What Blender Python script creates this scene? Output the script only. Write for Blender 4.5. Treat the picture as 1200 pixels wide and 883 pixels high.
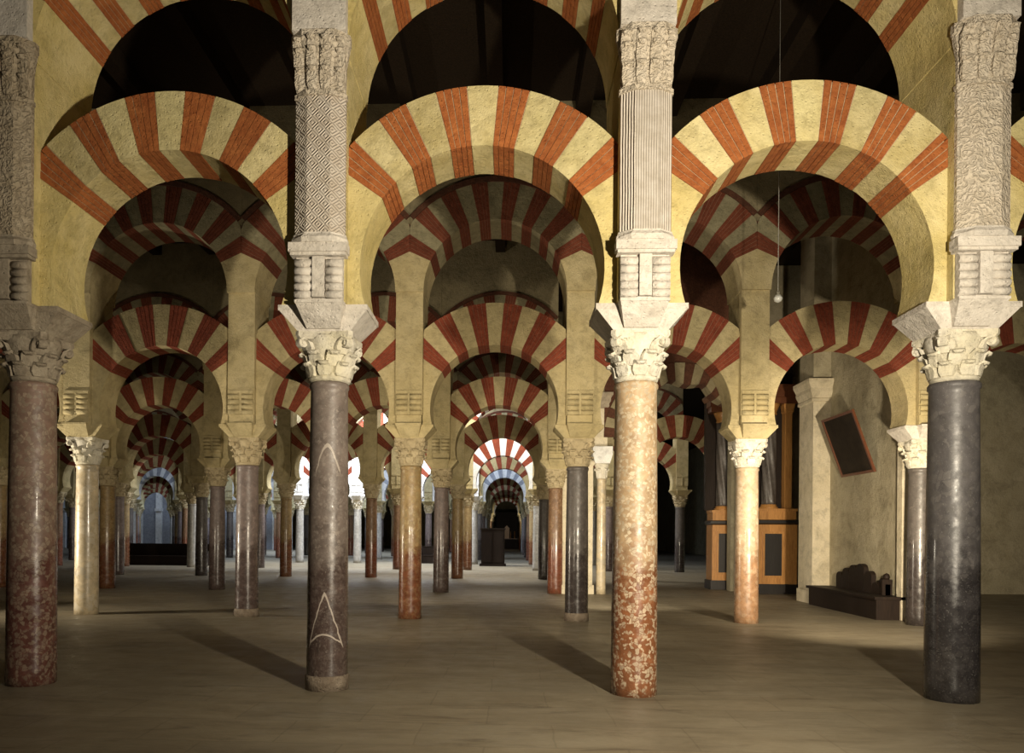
import bpy, bmesh, math, random
from mathutils import Vector, Matrix
random.seed(7)
SC = bpy.context.scene
for o in list(bpy.data.objects): bpy.data.objects.remove(o, do_unlink=True)
COL = SC.collection
PI = math.pi

# ------------------------------------------------------------------ camera
S, A = 3.2, 6.804                       # column spacing, distance between arcades
CX, CY, CH = 5.10, -8.062, 1.632        # camera position
cam = bpy.data.cameras.new('camera'); camo = bpy.data.objects.new('camera', cam); COL.objects.link(camo)
camo.matrix_world = (Matrix.Translation((CX, CY, CH)) @ Matrix.Rotation(0.04515, 4, 'Z')
                     @ Matrix.Rotation(PI/2, 4, 'X') @ Matrix.Rotation(0.00846, 4, 'Z'))
cam.sensor_width = 36; cam.lens = 906/1200*36
cam.shift_x = (600-555.5)/1200; cam.shift_y = (626.5-441.5)/1200
cam.clip_end = 400
SC.camera = camo
SC.view_settings.view_transform = 'Standard'; SC.view_settings.look = 'None'
SC.view_settings.gamma = 1; SC.view_settings.use_curve_mapping = False
SC.view_settings.exposure = 0.12

# ------------------------------------------------------------------ world and lamps
w = bpy.data.worlds.new('world'); SC.world = w; w.use_nodes = True
w.node_tree.nodes['Background'].inputs[0].default_value = (0.9, 0.78, 0.6, 1)
w.node_tree.nodes['Background'].inputs[1].default_value = 0.07

WARM = (1.0, 0.85, 0.62); MILD = (1.0, 0.88, 0.68); COOL = (0.62, 0.76, 1.0)
def spot(name, loc, target, power, color, cone=110, blend=0.8, radius=0.12):
    l = bpy.data.lights.new(name, 'SPOT'); l.energy = power; l.color = color
    l.spot_size = math.radians(cone); l.spot_blend = blend; l.shadow_soft_size = radius
    o = bpy.data.objects.new(name, l); COL.objects.link(o); o.location = loc
    o.rotation_euler = (Vector(target)-Vector(loc)).to_track_quat('-Z', 'Y').to_euler()
    return o
def area(name, loc, target, power, color, sx, sy):
    l = bpy.data.lights.new(name, 'AREA'); l.shape = 'RECTANGLE'; l.size = sx; l.size_y = sy
    l.energy = power; l.color = color
    o = bpy.data.objects.new(name, l); COL.objects.link(o); o.location = loc
    o.rotation_euler = (Vector(target)-Vector(loc)).to_track_quat('-Z', 'Y').to_euler()
    return o
# flood lamp to the right of the photographer (casts the long column shadows to the left)
spot('flood_lamp_key', (CX+2.7, CY+1.7, 2.5), (6.0, 0.0, 3.7), 3300, MILD, 122, 1.0, 0.10)
# floor lamp out of the picture on the left, between the first two arcades
spot('flood_lamp_left', (-7.2, 5.2, 1.6), (-2.6, 7.0, 2.4), 1500, MILD, 100, 1.0, 0.10)
# lamps standing behind the front columns, turned to the second arcade
spot('flood_lamp_nave', (2.92, 1.1, 1.8), (2.8, 7.0, 3.2), 620, WARM, 115, 1.0, 0.10)
spot('flood_lamp_nave', (6.60, 1.1, 1.8), (7.2, 7.5, 3.2), 560, WARM, 110, 1.0, 0.10)
spot('flood_lamp_nave', (10.32, 1.25, 1.7), (12.2, 10.8, 2.0), 3000, WARM, 80, 1.0, 0.10)
# deeper lamps hidden behind the second arcade's columns
spot('flood_lamp_deep', (2.98, A+1.0, 1.6), (3.5, 2.2*A, 2.8), 420, WARM, 120, 1.0, 0.10)
spot('flood_lamp_deep', (-4.4, A+0.9, 1.6), (-5.5, 2.2*A, 2.8), 260, WARM, 120, 1.0, 0.10)
spot('flood_lamp_deep', (7.05, A+1.0, 1.4), (8.8, 2.1*A, 1.6), 620, MILD, 120, 1.0, 0.10)
# daylight of the deeper naves, as area lights below the ceiling
area('area_light_day', (4.8, 3.45*A, 9.4), (4.8, 3.75*A, 0), 900, (1.0, 0.96, 0.88), 4, 2.5)
area('area_light_day', (-1.6, 4.5*A, 9.4), (-1.6, 4.8*A, 0), 2400, (0.88, 0.93, 1.0), 8, 3)
area('area_light_day', (-3.0, 5.5*A, 9.4), (-3.0, 5.75*A, 0), 1300, COOL, 24, 3)
area('area_light_day', (-9.0, 7.5*A, 9.4), (-9.0, 7.8*A, 0), 2200, COOL, 20, 3)
area('area_light_day', (-15.0, 8.45*A, 9.4), (-15.0, 8.9*A, 0), 1800, COOL, 16, 2.5)  # unseen, added to brighten the far left rows
area('area_light_day', (-28.0, 9.2*A, 9.4), (-28.0, 9.5*A, 0), 300, COOL, 18, 1.5)  # unseen, added to brighten the far left wall
spot('altar_fill_light', (4.8, 9.6*A, 3.0), (4.85, 11.3*A, 3.2), 450, MILD, 90, 1.0, 0.10)  # unseen light added to brighten the end arch and altar

# ------------------------------------------------------------------ helpers: materials
class NT:
    def __init__(s, name):
        s.m = bpy.data.materials.new(name); s.m.use_nodes = True
        s.t = s.m.node_tree; s.b = s.t.nodes['Principled BSDF']; s.L = s.t.links
    def n(s, ty, **kw):
        x = s.t.nodes.new(ty)
        for k, v in kw.items(): setattr(x, k, v)
        return x
    def put(s, sock, v):
        if hasattr(v, 'is_linked') or hasattr(v, 'links'): s.L.new(v, sock)
        elif isinstance(v, (tuple, list)) and len(v) == 3 and len(getattr(sock, 'default_value', (0,0,0))) == 4:
            sock.default_value = (*v, 1)
        else: sock.default_value = v
    def obj(s): 
        if not hasattr(s, '_o'): s._o = s.n('ShaderNodeTexCoord').outputs['Object']
        return s._o
    def pos(s): return s.n('ShaderNodeNewGeometry').outputs['Position']
    def rnd(s): return s.n('ShaderNodeObjectInfo').outputs['Random']
    def mapv(s, v, scale=(1,1,1), rot=(0,0,0), loc=(0,0,0)):
        x = s.n('ShaderNodeMapping'); s.L.new(v, x.inputs[0])
        x.inputs['Scale'].default_value = scale; x.inputs['Rotation'].default_value = rot; x.inputs['Location'].default_value = loc
        return x.outputs[0]
    def noise(s, v, scale, detail=4, rough=0.6, dist=0):
        x = s.n('ShaderNodeTexNoise'); s.L.new(v, x.inputs['Vector']); x.inputs['Scale'].default_value = scale
        x.inputs['Detail'].default_value = detail; x.inputs['Roughness'].default_value = rough; x.inputs['Distortion'].default_value = dist
        return x.outputs['Fac']
    def vor(s, v, scale, feature='F1', out='Distance', rand=1):
        x = s.n('ShaderNodeTexVoronoi', feature=feature); s.L.new(v, x.inputs['Vector']); x.inputs['Scale'].default_value = scale
        x.inputs['Randomness'].default_value = rand
        return x.outputs[out]
    def ramp(s, f, pts, interp='LINEAR'):
        x = s.n('ShaderNodeValToRGB'); s.put(x.inputs[0], f); r = x.color_ramp; r.interpolation = interp
        while len(r.elements) < len(pts): r.elements.new(0.5)
        for e, (p, c) in zip(r.elements, pts):
            e.position = p; e.color = (*c, 1) if not isinstance(c, (int, float)) else (c, c, c, 1)
        return x.outputs[0]
    def mix(s, f, a, b, mode='MIX'):
        x = s.n('ShaderNodeMix', data_type='RGBA', blend_type=mode)
        s.put(x.inputs[0], f); s.put(x.inputs[6], a); s.put(x.inputs[7], b); return x.outputs[2]
    def math(s, op, a, b=0.0, c=0.0):
        x = s.n('ShaderNodeMath', operation=op); s.put(x.inputs[0], a); s.put(x.inputs[1], b); s.put(x.inputs[2], c); return x.outputs[0]
    def sep(s, v):
        x = s.n('ShaderNodeSeparateXYZ'); s.L.new(v, x.inputs[0]); return x.outputs
    def jitter(s, v, amount, scale):
        x = s.n('ShaderNodeTexNoise'); s.L.new(v, x.inputs['Vector']); x.inputs['Scale'].default_value = scale
        a = s.n('ShaderNodeVectorMath', operation='SCALE'); s.L.new(x.outputs['Color'], a.inputs[0]); a.inputs['Scale'].default_value = amount
        b = s.n('ShaderNodeVectorMath', operation='ADD'); s.L.new(v, b.inputs[0]); s.L.new(a.outputs[0], b.inputs[1]); return b.outputs[0]
    def done(s, col, rough=0.8, h=None, bs=0.3, bd=0.02, spec=0.3, coat=0):
        s.put(s.b.inputs['Base Color'], col); s.put(s.b.inputs['Roughness'], rough)
        s.b.inputs['Specular IOR Level'].default_value = spec; s.b.inputs['Coat Weight'].default_value = coat
        s.b.inputs['Coat Roughness'].default_value = 0.12
        if h is not None:
            x = s.n('ShaderNodeBump'); s.L.new(h, x.inputs['Height']); x.inputs['Strength'].default_value = bs; x.inputs['Distance'].default_value = bd
            s.L.new(x.outputs[0], s.b.inputs['Normal'])
        return s.m

def stone(name, c1, c2, c3=None, scale=2.5, rough=0.85, var=0.12, bump=0.6, spec=0.25, grime=0.6):
    t = NT(name); v = t.pos()
    f = t.noise(v, scale, 6, 0.65)
    col = t.ramp(f, [(0.3, c1), (0.68, c2)])
    if c3: col = t.mix(t.ramp(t.noise(v, scale*0.35, 3), [(0.45, 0.0), (0.7, 0.8)]), col, c3)
    gr = t.ramp(t.noise(v, scale*2.4, 9, 0.78, 0.4), [(0.47, 0.0), (0.70, 1.0)])
    col = t.mix(t.math('MULTIPLY', gr, grime), col, tuple(c*0.42 for c in c1))
    k = t.math('ADD', t.math('MULTIPLY', t.rnd(), var*2), 1-var)
    g = t.n('ShaderNodeCombineXYZ')
    for i in range(3): t.L.new(k, g.inputs[i])
    col = t.mix(1.0, col, g.outputs[0], 'MULTIPLY')
    pit = t.ramp(t.vor(v, 22), [(0.05, 0.0), (0.25, 1.0)])
    h = t.math('ADD', t.math('ADD', t.noise(v, 13, 8, 0.75), t.math('MULTIPLY', t.noise(v, 4, 3), 0.8)), t.math('MULTIPLY', pit, 0.35))
    return t.done(col, rough, h, bump, 0.055, spec)

MAT = {}
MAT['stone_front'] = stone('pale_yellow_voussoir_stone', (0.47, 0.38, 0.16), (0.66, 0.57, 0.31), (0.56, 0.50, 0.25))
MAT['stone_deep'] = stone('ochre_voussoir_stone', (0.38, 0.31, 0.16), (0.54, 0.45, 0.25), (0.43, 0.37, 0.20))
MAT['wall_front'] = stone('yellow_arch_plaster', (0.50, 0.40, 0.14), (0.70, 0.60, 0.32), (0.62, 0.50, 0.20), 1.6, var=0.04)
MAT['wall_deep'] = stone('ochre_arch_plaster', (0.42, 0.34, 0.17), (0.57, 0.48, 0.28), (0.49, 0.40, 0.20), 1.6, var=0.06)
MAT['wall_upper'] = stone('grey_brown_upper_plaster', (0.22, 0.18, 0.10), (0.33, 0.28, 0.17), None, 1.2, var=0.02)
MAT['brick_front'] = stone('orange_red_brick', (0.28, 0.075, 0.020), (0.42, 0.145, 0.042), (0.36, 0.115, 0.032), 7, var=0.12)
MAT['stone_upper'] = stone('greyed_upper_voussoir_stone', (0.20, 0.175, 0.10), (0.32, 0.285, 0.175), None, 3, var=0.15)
MAT['brick_upper'] = stone('darker_red_brick', (0.13, 0.034, 0.016), (0.20, 0.055, 0.028), None, 8, var=0.12)  # upper-arch brick, darker than the lower-arch brick
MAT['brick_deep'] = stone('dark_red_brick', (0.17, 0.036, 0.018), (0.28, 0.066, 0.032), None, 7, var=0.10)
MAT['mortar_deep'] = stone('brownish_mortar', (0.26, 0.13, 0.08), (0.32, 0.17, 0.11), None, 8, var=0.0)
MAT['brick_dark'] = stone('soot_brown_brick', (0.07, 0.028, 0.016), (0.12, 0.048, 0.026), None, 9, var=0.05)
MAT['mortar'] = stone('lime_mortar', (0.48, 0.36, 0.22), (0.58, 0.46, 0.30), None, 8, var=0.0)
MAT['capital_stone'] = stone('white_capital_marble', (0.60, 0.55, 0.44), (0.78, 0.74, 0.64), (0.66, 0.60, 0.42), 5, 0.7, 0.05)
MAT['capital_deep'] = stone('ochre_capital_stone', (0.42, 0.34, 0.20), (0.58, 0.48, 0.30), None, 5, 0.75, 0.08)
MAT['impost_stone'] = stone('greyish_pink_impost_stone', (0.55, 0.50, 0.43), (0.72, 0.67, 0.60), None, 4, 0.8, 0.05)
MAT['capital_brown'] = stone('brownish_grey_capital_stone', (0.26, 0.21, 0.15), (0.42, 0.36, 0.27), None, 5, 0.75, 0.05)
MAT['base_stone'] = stone('worn_brown_base_stone', (0.16, 0.12, 0.085), (0.27, 0.22, 0.165), None, 8, 0.6)
MAT['grey_and_bluelit_plaster'] = stone('grey_bluelit_plaster', (0.30, 0.31, 0.34), (0.40, 0.41, 0.44), None, 2, 0.8, 0.03)
MAT['white_and_daylit_plaster'] = stone('white_and_daylit_plaster', (0.74, 0.73, 0.70), (0.84, 0.83, 0.80), None, 2, 0.8, 0.03)

def carved(name, c1, c2, kind):
    t = NT(name); v = t.obj(); x, y, z = t.sep(v)
    if kind == 'diamond':
        a = t.math('ABSOLUTE', t.math('SUBTRACT', t.math('FRACT', t.math('MULTIPLY', x, 7.5)), 0.5))
        b = t.math('ABSOLUTE', t.math('SUBTRACT', t.math('FRACT', t.math('MULTIPLY', z, 7.5)), 0.5))
        h = t.math('SINE', t.math('MULTIPLY', t.math('ADD', a, b), 24.0))
    elif kind == 'flute':
        h = t.math('SINE', t.math('ADD', t.math('MULTIPLY', x, 260.0), t.math('MULTIPLY', t.noise(v, 2.0), 4.0)))
    else:
        h = t.math('SUBTRACT', t.math('MULTIPLY', t.ramp(t.noise(v, 15.0, 2.0, 0.5, 2.2), [(0.38, 0.0), (0.60, 1.0)]), 2.0), 1.0)
    n = t.noise(v, 7, 6, 0.7)
    col = t.ramp(n, [(0.3, c1), (0.7, c2)])
    g = t.ramp(t.math('ADD', t.math('MULTIPLY', h, 0.5), 0.5), [(0.0, 0.74), (0.5, 1.0)])
    col = t.mix(1.0, col, g, 'MULTIPLY')      # cut lines darker than the raised carving
    hh = t.math('ADD', h, t.math('MULTIPLY', n, 1.0))
    return t.done(col, 0.85, hh, 0.65, 0.015, 0.2)
MAT['carve_diamond'] = carved('stone_carved_with_lozenges', (0.50, 0.42, 0.33), (0.66, 0.60, 0.52), 'diamond')
MAT['carve_flute'] = carved('stone_carved_with_fine_flutes', (0.50, 0.44, 0.36), (0.68, 0.62, 0.55), 'flute')
MAT['carve_leaf'] = carved('stone_carved_with_foliage', (0.48, 0.41, 0.31), (0.62, 0.55, 0.45), 'leaf')
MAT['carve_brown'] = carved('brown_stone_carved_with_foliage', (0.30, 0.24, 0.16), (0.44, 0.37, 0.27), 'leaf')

def marble(name, base, clast, vein, cs=9.0, amount=0.5, rough=0.22, warmlow=None, figure=False, lowclast=0.2):
    t = NT(name); v = t.obj(); vj = t.jitter(t.jitter(v, 0.10, 6.0), 0.03, 30.0)
    f = t.noise(vj, 5.0, 8, 0.7, 0.6)
    col = t.ramp(f, [(0.3, tuple(c*0.55 for c in base)), (0.7, tuple(c*1.25 for c in base))])
    if warmlow:
        z = t.sep(v)[2]
        k = t.ramp(t.math('MULTIPLY', t.math('ADD', z, t.math('MULTIPLY', t.math('SUBTRACT', t.noise(v, 3.5, 6), 0.5), 2.6)), 0.3), [(0.32, 1.0), (0.58, 0.0)])
        col = t.mix(k, col, t.ramp(f, [(0.3, tuple(c*0.5 for c in warmlow)), (0.7, tuple(c*1.3 for c in warmlow))]))
    cell = t.vor(vj, cs, 'F1', 'Color'); cr = t.n('ShaderNodeSeparateColor'); t.L.new(cell, cr.inputs[0])
    sel = t.ramp(t.math('ADD', t.math('MULTIPLY', cr.outputs[0], 0.7), t.math('MULTIPLY', t.noise(v, 16, 4), 0.35)), [(0.72-amount*0.5, 0.0), (0.80-amount*0.5, 1.0)])
    if warmlow: sel = t.math('MULTIPLY', sel, t.math('SUBTRACT', 1.0, t.math('MULTIPLY', k, 1.0-lowclast)))
    edge = t.ramp(t.vor(vj, cs, 'DISTANCE_TO_EDGE'), [(0.02, 0.0), (0.10, 1.0)])
    col = t.mix(t.math('MULTIPLY', t.math('MULTIPLY', sel, edge), 0.85), col, t.mix(cr.outputs[1], clast, tuple(c*0.6 for c in clast)))
    spk = t.ramp(t.noise(v, 60, 3, 0.8), [(0.60, 0.0), (0.72, 1.0)])
    col = t.mix(t.math('MULTIPLY', spk, 0.5), col, vein)
    if figure:   # pale healed cracks of the grey column: pointed figure, lower bow and a rounded line
        x, y, z = t.sep(t.jitter(v, 0.03, 9.0))
        def line(cx, cz, slope, halfw, width, power=1.0):
            ax = t.math('ABSOLUTE', t.math('SUBTRACT', x, cx))
            zz = t.math('SUBTRACT', cz, t.math('MULTIPLY', t.math('POWER', ax, power), slope))
            d = t.math('ABSOLUTE', t.math('SUBTRACT', z, zz))
            near = t.math('LESS_THAN', d, width)
            return t.math('MULTIPLY', near, t.math('LESS_THAN', ax, halfw))
        ln = t.math('MAXIMUM', line(0.045, 2.55, 8.0, 0.12, 0.022, 1.6), line(0.03, 1.02, 5.5, 0.17, 0.022, 1.3))
        ln = t.math('MAXIMUM', ln, line(0.03, 0.60, 3.5, 0.16, 0.010, 2.0))
        ln = t.math('MULTIPLY', ln, t.math('LESS_THAN', y, 0.0))
        col = t.mix(t.math('MULTIPLY', ln, 0.7), col, vein)
    r = t.ramp(t.noise(v, 11, 5), [(0.35, rough*0.7), (0.7, rough*2.0)])
    if warmlow:      # the shafts are polished by hands below and dull above
        r = t.math('ADD', r, t.math('MULTIPLY', t.math('SUBTRACT', 1.0, k), 0.24))
        t.L.new(t.math('MULTIPLY', k, 0.5), t.b.inputs['Coat Weight'])
    return t.done(col, r, t.noise(v, 25, 5), 0.12, 0.01, 0.5, 0.0 if warmlow else 0.2)
MAT['m_redbreccia'] = marble('red_breccia_marble', (0.21, 0.135, 0.10), (0.32, 0.25, 0.18), (0.16, 0.07, 0.05), 24, 0.55, warmlow=(0.105, 0.042, 0.032), lowclast=0.6)
MAT['m_grey'] = marble('dark_grey_marble', (0.17, 0.135, 0.115), (0.24, 0.20, 0.17), (0.46, 0.40, 0.34), 30, 0.35, 0.20, warmlow=(0.062, 0.042, 0.036), figure=True)
MAT['m_cream'] = marble('cream_and_red_breccia_marble', (0.44, 0.31, 0.18), (0.62, 0.52, 0.37), (0.26, 0.13, 0.06), 27, 0.46, 0.22, warmlow=(0.20, 0.078, 0.034), lowclast=0.75)
MAT['m_black'] = marble('black_veined_marble', (0.085, 0.078, 0.078), (0.12, 0.11, 0.105), (0.34, 0.33, 0.31), 14, 0.3, 0.17, warmlow=(0.030, 0.027, 0.028))
MAT['m_ivory'] = marble('ivory_marble', (0.56, 0.46, 0.30), (0.62, 0.54, 0.40), (0.45, 0.32, 0.18), 7, 0.4, 0.3)
MAT['m_mauve'] = marble('mauve_grey_marble', (0.20, 0.155, 0.14), (0.26, 0.20, 0.18), (0.36, 0.30, 0.28), 18, 0.3, 0.2, warmlow=(0.075, 0.052, 0.046))
MAT['m_gold'] = marble('golden_brown_marble', (0.33, 0.225, 0.10), (0.40, 0.30, 0.15), (0.22, 0.12, 0.05), 18, 0.4, 0.2, warmlow=(0.15, 0.055, 0.026))
MAT['m_slate'] = marble('slate_grey_marble', (0.10, 0.085, 0.075), (0.14, 0.12, 0.105), (0.28, 0.24, 0.20), 18, 0.3, 0.18, warmlow=(0.038, 0.030, 0.028))
MAT['m_pink'] = marble('pink_veined_cream_marble', (0.52, 0.39, 0.25), (0.62, 0.50, 0.36), (0.22, 0.07, 0.035), 12, 0.4, 0.25, warmlow=(0.30, 0.17, 0.09))
MAT['m_rust'] = marble('rusty_red_marble', (0.22, 0.12, 0.06), (0.32, 0.20, 0.11), (0.36, 0.25, 0.16), 16, 0.35, 0.2, warmlow=(0.17, 0.055, 0.03))
MAT['m_pale'] = marble('pale_grey_marble', (0.40, 0.38, 0.34), (0.5, 0.48, 0.44), (0.3, 0.28, 0.25), 8, 0.3, 0.3)

def wood(name, c1, c2, rough=0.4, spec=0.5):
    t = NT(name); v = t.obj()
    f = t.noise(t.mapv(v, (9, 9, 0.9)), 4, 6, 0.6, 0.8)
    return t.done(t.ramp(f, [(0.3, c1), (0.7, c2)]), rough, f, 0.15, 0.01, spec)
MAT['wood_dark'] = wood('dark_walnut', (0.010, 0.006, 0.004), (0.024, 0.014, 0.009), 0.6, 0.2)
MAT['wood_gold'] = wood('golden_oak', (0.34, 0.15, 0.04), (0.56, 0.28, 0.085), 0.35)
MAT['wood_red'] = wood('reddish_mahogany', (0.09, 0.028, 0.012), (0.17, 0.06, 0.025), 0.35)
MAT['wood_black'] = wood('ebony_black_wood', (0.008, 0.006, 0.005), (0.02, 0.015, 0.012))
MAT['ceiling_wood'] = wood('blackened_ceiling_timber', (0.012, 0.008, 0.005), (0.03, 0.02, 0.012), 0.8, 0.1)

def floor_mat():
    t = NT('brown_worn_stone_floor'); v = t.pos()
    f = t.noise(t.mapv(v, (0.6, 1.6, 1)), 1.2, 8, 0.68, 0.5)
    col = t.ramp(f, [(0.28, (0.165, 0.138, 0.095)), (0.5, (0.235, 0.200, 0.140)), (0.75, (0.30, 0.262, 0.190))])
    st = t.ramp(t.noise(t.mapv(v, (0.35, 2.2, 1)), 2.3, 6, 0.7, 1.2), [(0.56, 0.0), (0.70, 0.75)])
    col = t.mix(st, col, (0.105, 0.082, 0.056))
    br = t.n('ShaderNodeTexBrick'); t.L.new(t.jitter(v, 0.05, 2.0), br.inputs['Vector']); br.inputs['Scale'].default_value = 1.0
    br.inputs['Brick Width'].default_value = 1.1; br.inputs['Row Height'].default_value = 0.7; br.inputs['Mortar Size'].default_value = 0.008
    br.inputs['Color1'].default_value = (0.92, 0.92, 0.92, 1); br.inputs['Color2'].default_value = (1.06, 1.04, 1.0, 1); br.inputs['Mortar'].default_value = (0.72, 0.7, 0.68, 1)
    col = t.mix(0.7, col, br.outputs['Color'], 'MULTIPLY')
    r = t.ramp(t.noise(v, 3, 5), [(0.3, 0.42), (0.7, 0.62)])
    return t.done(col, r, t.noise(v, 10, 6, 0.7), 0.25, 0.02, 0.35)
MAT['floor'] = floor_mat()
MAT['chapel_wall'] = stone('grey_beige_chapel_plaster', (0.36, 0.31, 0.20), (0.50, 0.44, 0.31), (0.42, 0.38, 0.26), 1.0, 0.85, 0.02)
MAT['chapel_pale'] = stone('pale_dressed_stone', (0.60, 0.52, 0.36), (0.74, 0.66, 0.50), None, 1.5, 0.8, 0.02)
MAT['canvas_dark'] = stone('darkened_canvas', (0.014, 0.010, 0.007), (0.034, 0.024, 0.015), None, 3, 0.6, 0.0, 0.1, 0.15)
MAT['cord_grey'] = stone('grey_cord', (0.3, 0.28, 0.24), (0.4, 0.38, 0.33))
MAT['metal_dull'] = stone('dull_metal', (0.3, 0.28, 0.22), (0.4, 0.37, 0.3), None, 6, 0.4)
MAT['lamp_glass'] = stone('milky_lamp_glass', (0.6, 0.6, 0.55), (0.75, 0.75, 0.7), None, 6, 0.15, 0.0, 0.0, 0.6)

# ------------------------------------------------------------------ helpers: geometry
class MB:
    """collects vertices and faces of ONE mesh"""
    def __init__(s): s.v = []; s.f = []; s.mi = []; s.sm = []
    def add(s, vs, fs, mi=0, smooth=False):
        b = len(s.v); s.v += [tuple(p) for p in vs]
        for f in fs: s.f.append([b+i for i in f]); s.mi.append(mi); s.sm.append(smooth)
        return s
    def box(s, x0, x1, y0, y1, z0, z1, mi=0):
        return s.loft([[(x0,y0,z0),(x1,y0,z0),(x1,y1,z0),(x0,y1,z0)], [(x0,y0,z1),(x1,y0,z1),(x1,y1,z1),(x0,y1,z1)]], mi)
    def loft(s, rings, mi=0, smooth=False, cap=True):
        n = len(rings[0]); vs = [p for r in rings for p in r]; fs = []
        for k in range(len(rings)-1):
            for i in range(n):
                j = (i+1) % n; fs.append([k*n+i, k*n+j, (k+1)*n+j, (k+1)*n+i])
        s.add(vs, fs, mi, smooth)
        if cap:
            b = len(s.v)-len(vs)
            s.f.append([b+i for i in range(n-1, -1, -1)]); s.mi.append(mi); s.sm.append(False)
            q = b+(len(rings)-1)*n
            s.f.append([q+i for i in range(n)]); s.mi.append(mi); s.sm.append(False)
        return s
    def frustum(s, bx, by, tx, ty, z0, z1, cx=0, cy=0, mi=0):
        r = lambda hx, hy, z: [(cx-hx,cy-hy,z),(cx+hx,cy-hy,z),(cx+hx,cy+hy,z),(cx-hx,cy+hy,z)]
        return s.loft([r(bx,by,z0), r(tx,ty,z1)], mi)
    def lathe(s, prof, n=24, cx=0, cy=0, mi=0):
        return s.loft([[(cx+r*math.cos(2*PI*i/n), cy+r*math.sin(2*PI*i/n), z) for i in range(n)] for r, z in prof], mi, True)
    def prism(s, poly, y0, y1, mi=0):          # polygon in x,z (counter-clockwise seen from -y)
        n = len(poly); vs = [(x,y0,z) for x,z in poly]+[(x,y1,z) for x,z in poly]
        fs = [list(range(n)), list(range(2*n-1, n-1, -1))]
        for i in range(n):
            j = (i+1) % n; fs.append([i, i+n, j+n, j])
        return s.add(vs, fs, mi)
    def mesh(s, name, mats):
        m = bpy.data.meshes.new(name); m.from_pydata(s.v, [], s.f)
        for k in (mats if isinstance(mats, (list, tuple)) else [mats]): m.materials.append(MAT[k])
        m.polygons.foreach_set('material_index', s.mi); m.polygons.foreach_set('use_smooth', s.sm)
        bm = bmesh.new(); bm.from_mesh(m); bmesh.ops.recalc_face_normals(bm, faces=bm.faces); bm.to_mesh(m); bm.free()
        m.update(); return m
def link(name, mesh, parent=None, loc=(0,0,0), rotz=0):
    o = bpy.data.objects.new(name, mesh); COL.objects.link(o); o.location = loc
    if rotz: o.rotation_euler = (0,0,rotz)
    if parent: o.parent = parent
    return o
def build(mb, name, mats, parent=None, loc=(0,0,0), rotz=0): return link(name, mb.mesh(name, mats), parent, loc, rotz)
def tag(o, label, cat, group=None):
    o['label'] = label; o['category'] = cat; o['kind'] = 'thing'
    if group: o['group'] = group
    return o
def thing(name, label, cat, loc=(0,0,0), group=None, rotz=0):
    return tag(link(name, None, None, loc, rotz), label, cat, group)
def structure(o): o['kind'] = 'structure'; return o

# ------------------------------------------------------------------ large structure
structure(build(MB().box(-45, 22, -14, 92, -0.2, 0), 'floor', 'floor'))
ceil = structure(build(MB().box(-45, 22, -14, 92, 9.7, 9.9), 'ceiling', 'ceiling_wood'))
beam = MB().box(-0.13, 0.13, -A/2+0.35, A/2-0.35, 9.38, 9.7).mesh('beam', 'ceiling_wood')
for j in range(3):
    for k in range(16): link('beam', beam, ceil, (-9.6+1.6*k, A*(j-0.5), 0))
structure(build(MB().box(-45.3, -45, -14, 92, 0, 9.7), 'wall_left', 'wall_upper'))
structure(build(MB().box(22, 22.3, -14, 92, 0, 9.7), 'wall_right', 'wall_upper'))
structure(build(MB().box(-45, 22, 92, 92.3, 0, 9.7), 'wall_back', 'wall_upper'))

# ------------------------------------------------------------------ arcade dimensions
class P: pass
def params(front):
    p = P()
    p.shaft = 3.20 if front else 2.93
    p.cap = 3.69 if front else 3.45
    p.imp = 3.94 if front else 3.70
    p.cor = 4.36 if front else 4.28
    p.lc, p.lr, p.lR = (4.31, 1.23, 1.83) if front else (4.00, 1.21, 2.00)
    p.uc, p.ur, p.uR = (6.40, 1.34, 2.00) if front else (6.17, 1.335, 2.03)
    p.ph = 0.25                 # half width of the pier
    p.ld = 0.31                 # half depth of lower arch
    p.ud = 0.48                 # pier and upper arch: front and back faces from the axis
    p.ub = 0.62 if front else 0.50
    p.front = front
    return p
PF, PD = params(True), params(False)
NV, A0 = 11, math.radians(35.0)          # voussoirs of a lower arch, angle of the first joint
NU, U0 = 15, math.radians(25.0)
def arc(r, a, b, n): return [(r*math.cos(a+(b-a)*i/n), r*math.sin(a+(b-a)*i/n)) for i in range(n+1)]
def vpoly(zc, r, R, xlim, a, b, n=3):
    """one voussoir: inner arc, outer arc clipped at the pier"""
    inner = arc(r, a, b, n)
    outer = []
    for i in range(n+1):
        t = b+(a-b)*i/n; c = abs(math.cos(t)); q = min(R, xlim/c) if c > 1e-6 else R
        outer.append((q*math.cos(t), q*math.sin(t)))
    return [(x, z+zc) for x, z in outer+inner]
def is_red(k): return k % 2 == 0
def voussoir_mb(zc, r, R, xlim, a, b, d, red, mi=0, detail=True):
    mb = MB(); g = 0.003/r if detail else 0
    if red and detail:
        n = 4; st = (b-a)/n
        for q in range(n):
            e = random.uniform(-0.003, 0.003)
            ys = [-d[0]-0.004+e]+[-d[0]+f*(d[0]+d[1]) for f in ((0.36, 0.72) if q % 2 else (0.18, 0.54, 0.88))]+[d[1]+0.004+e]
            for ya, yb in zip(ys, ys[1:]):
                mb.prism(vpoly(zc, r-0.004+e*0.5, R-0.003+e, xlim, a+q*st+g, a+(q+1)*st-g, 1), ya+(0.003 if ya > ys[0] else 0), yb-(0.003 if yb < ys[-1] else 0), mi)
    else:
        e = random.uniform(-0.003, 0.003) if detail else 0
        mb.prism(vpoly(zc, r+e, R+e, xlim, a+g, b-g, 3), -d[0]+e, d[1]+e, mi)
    return mb
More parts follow.
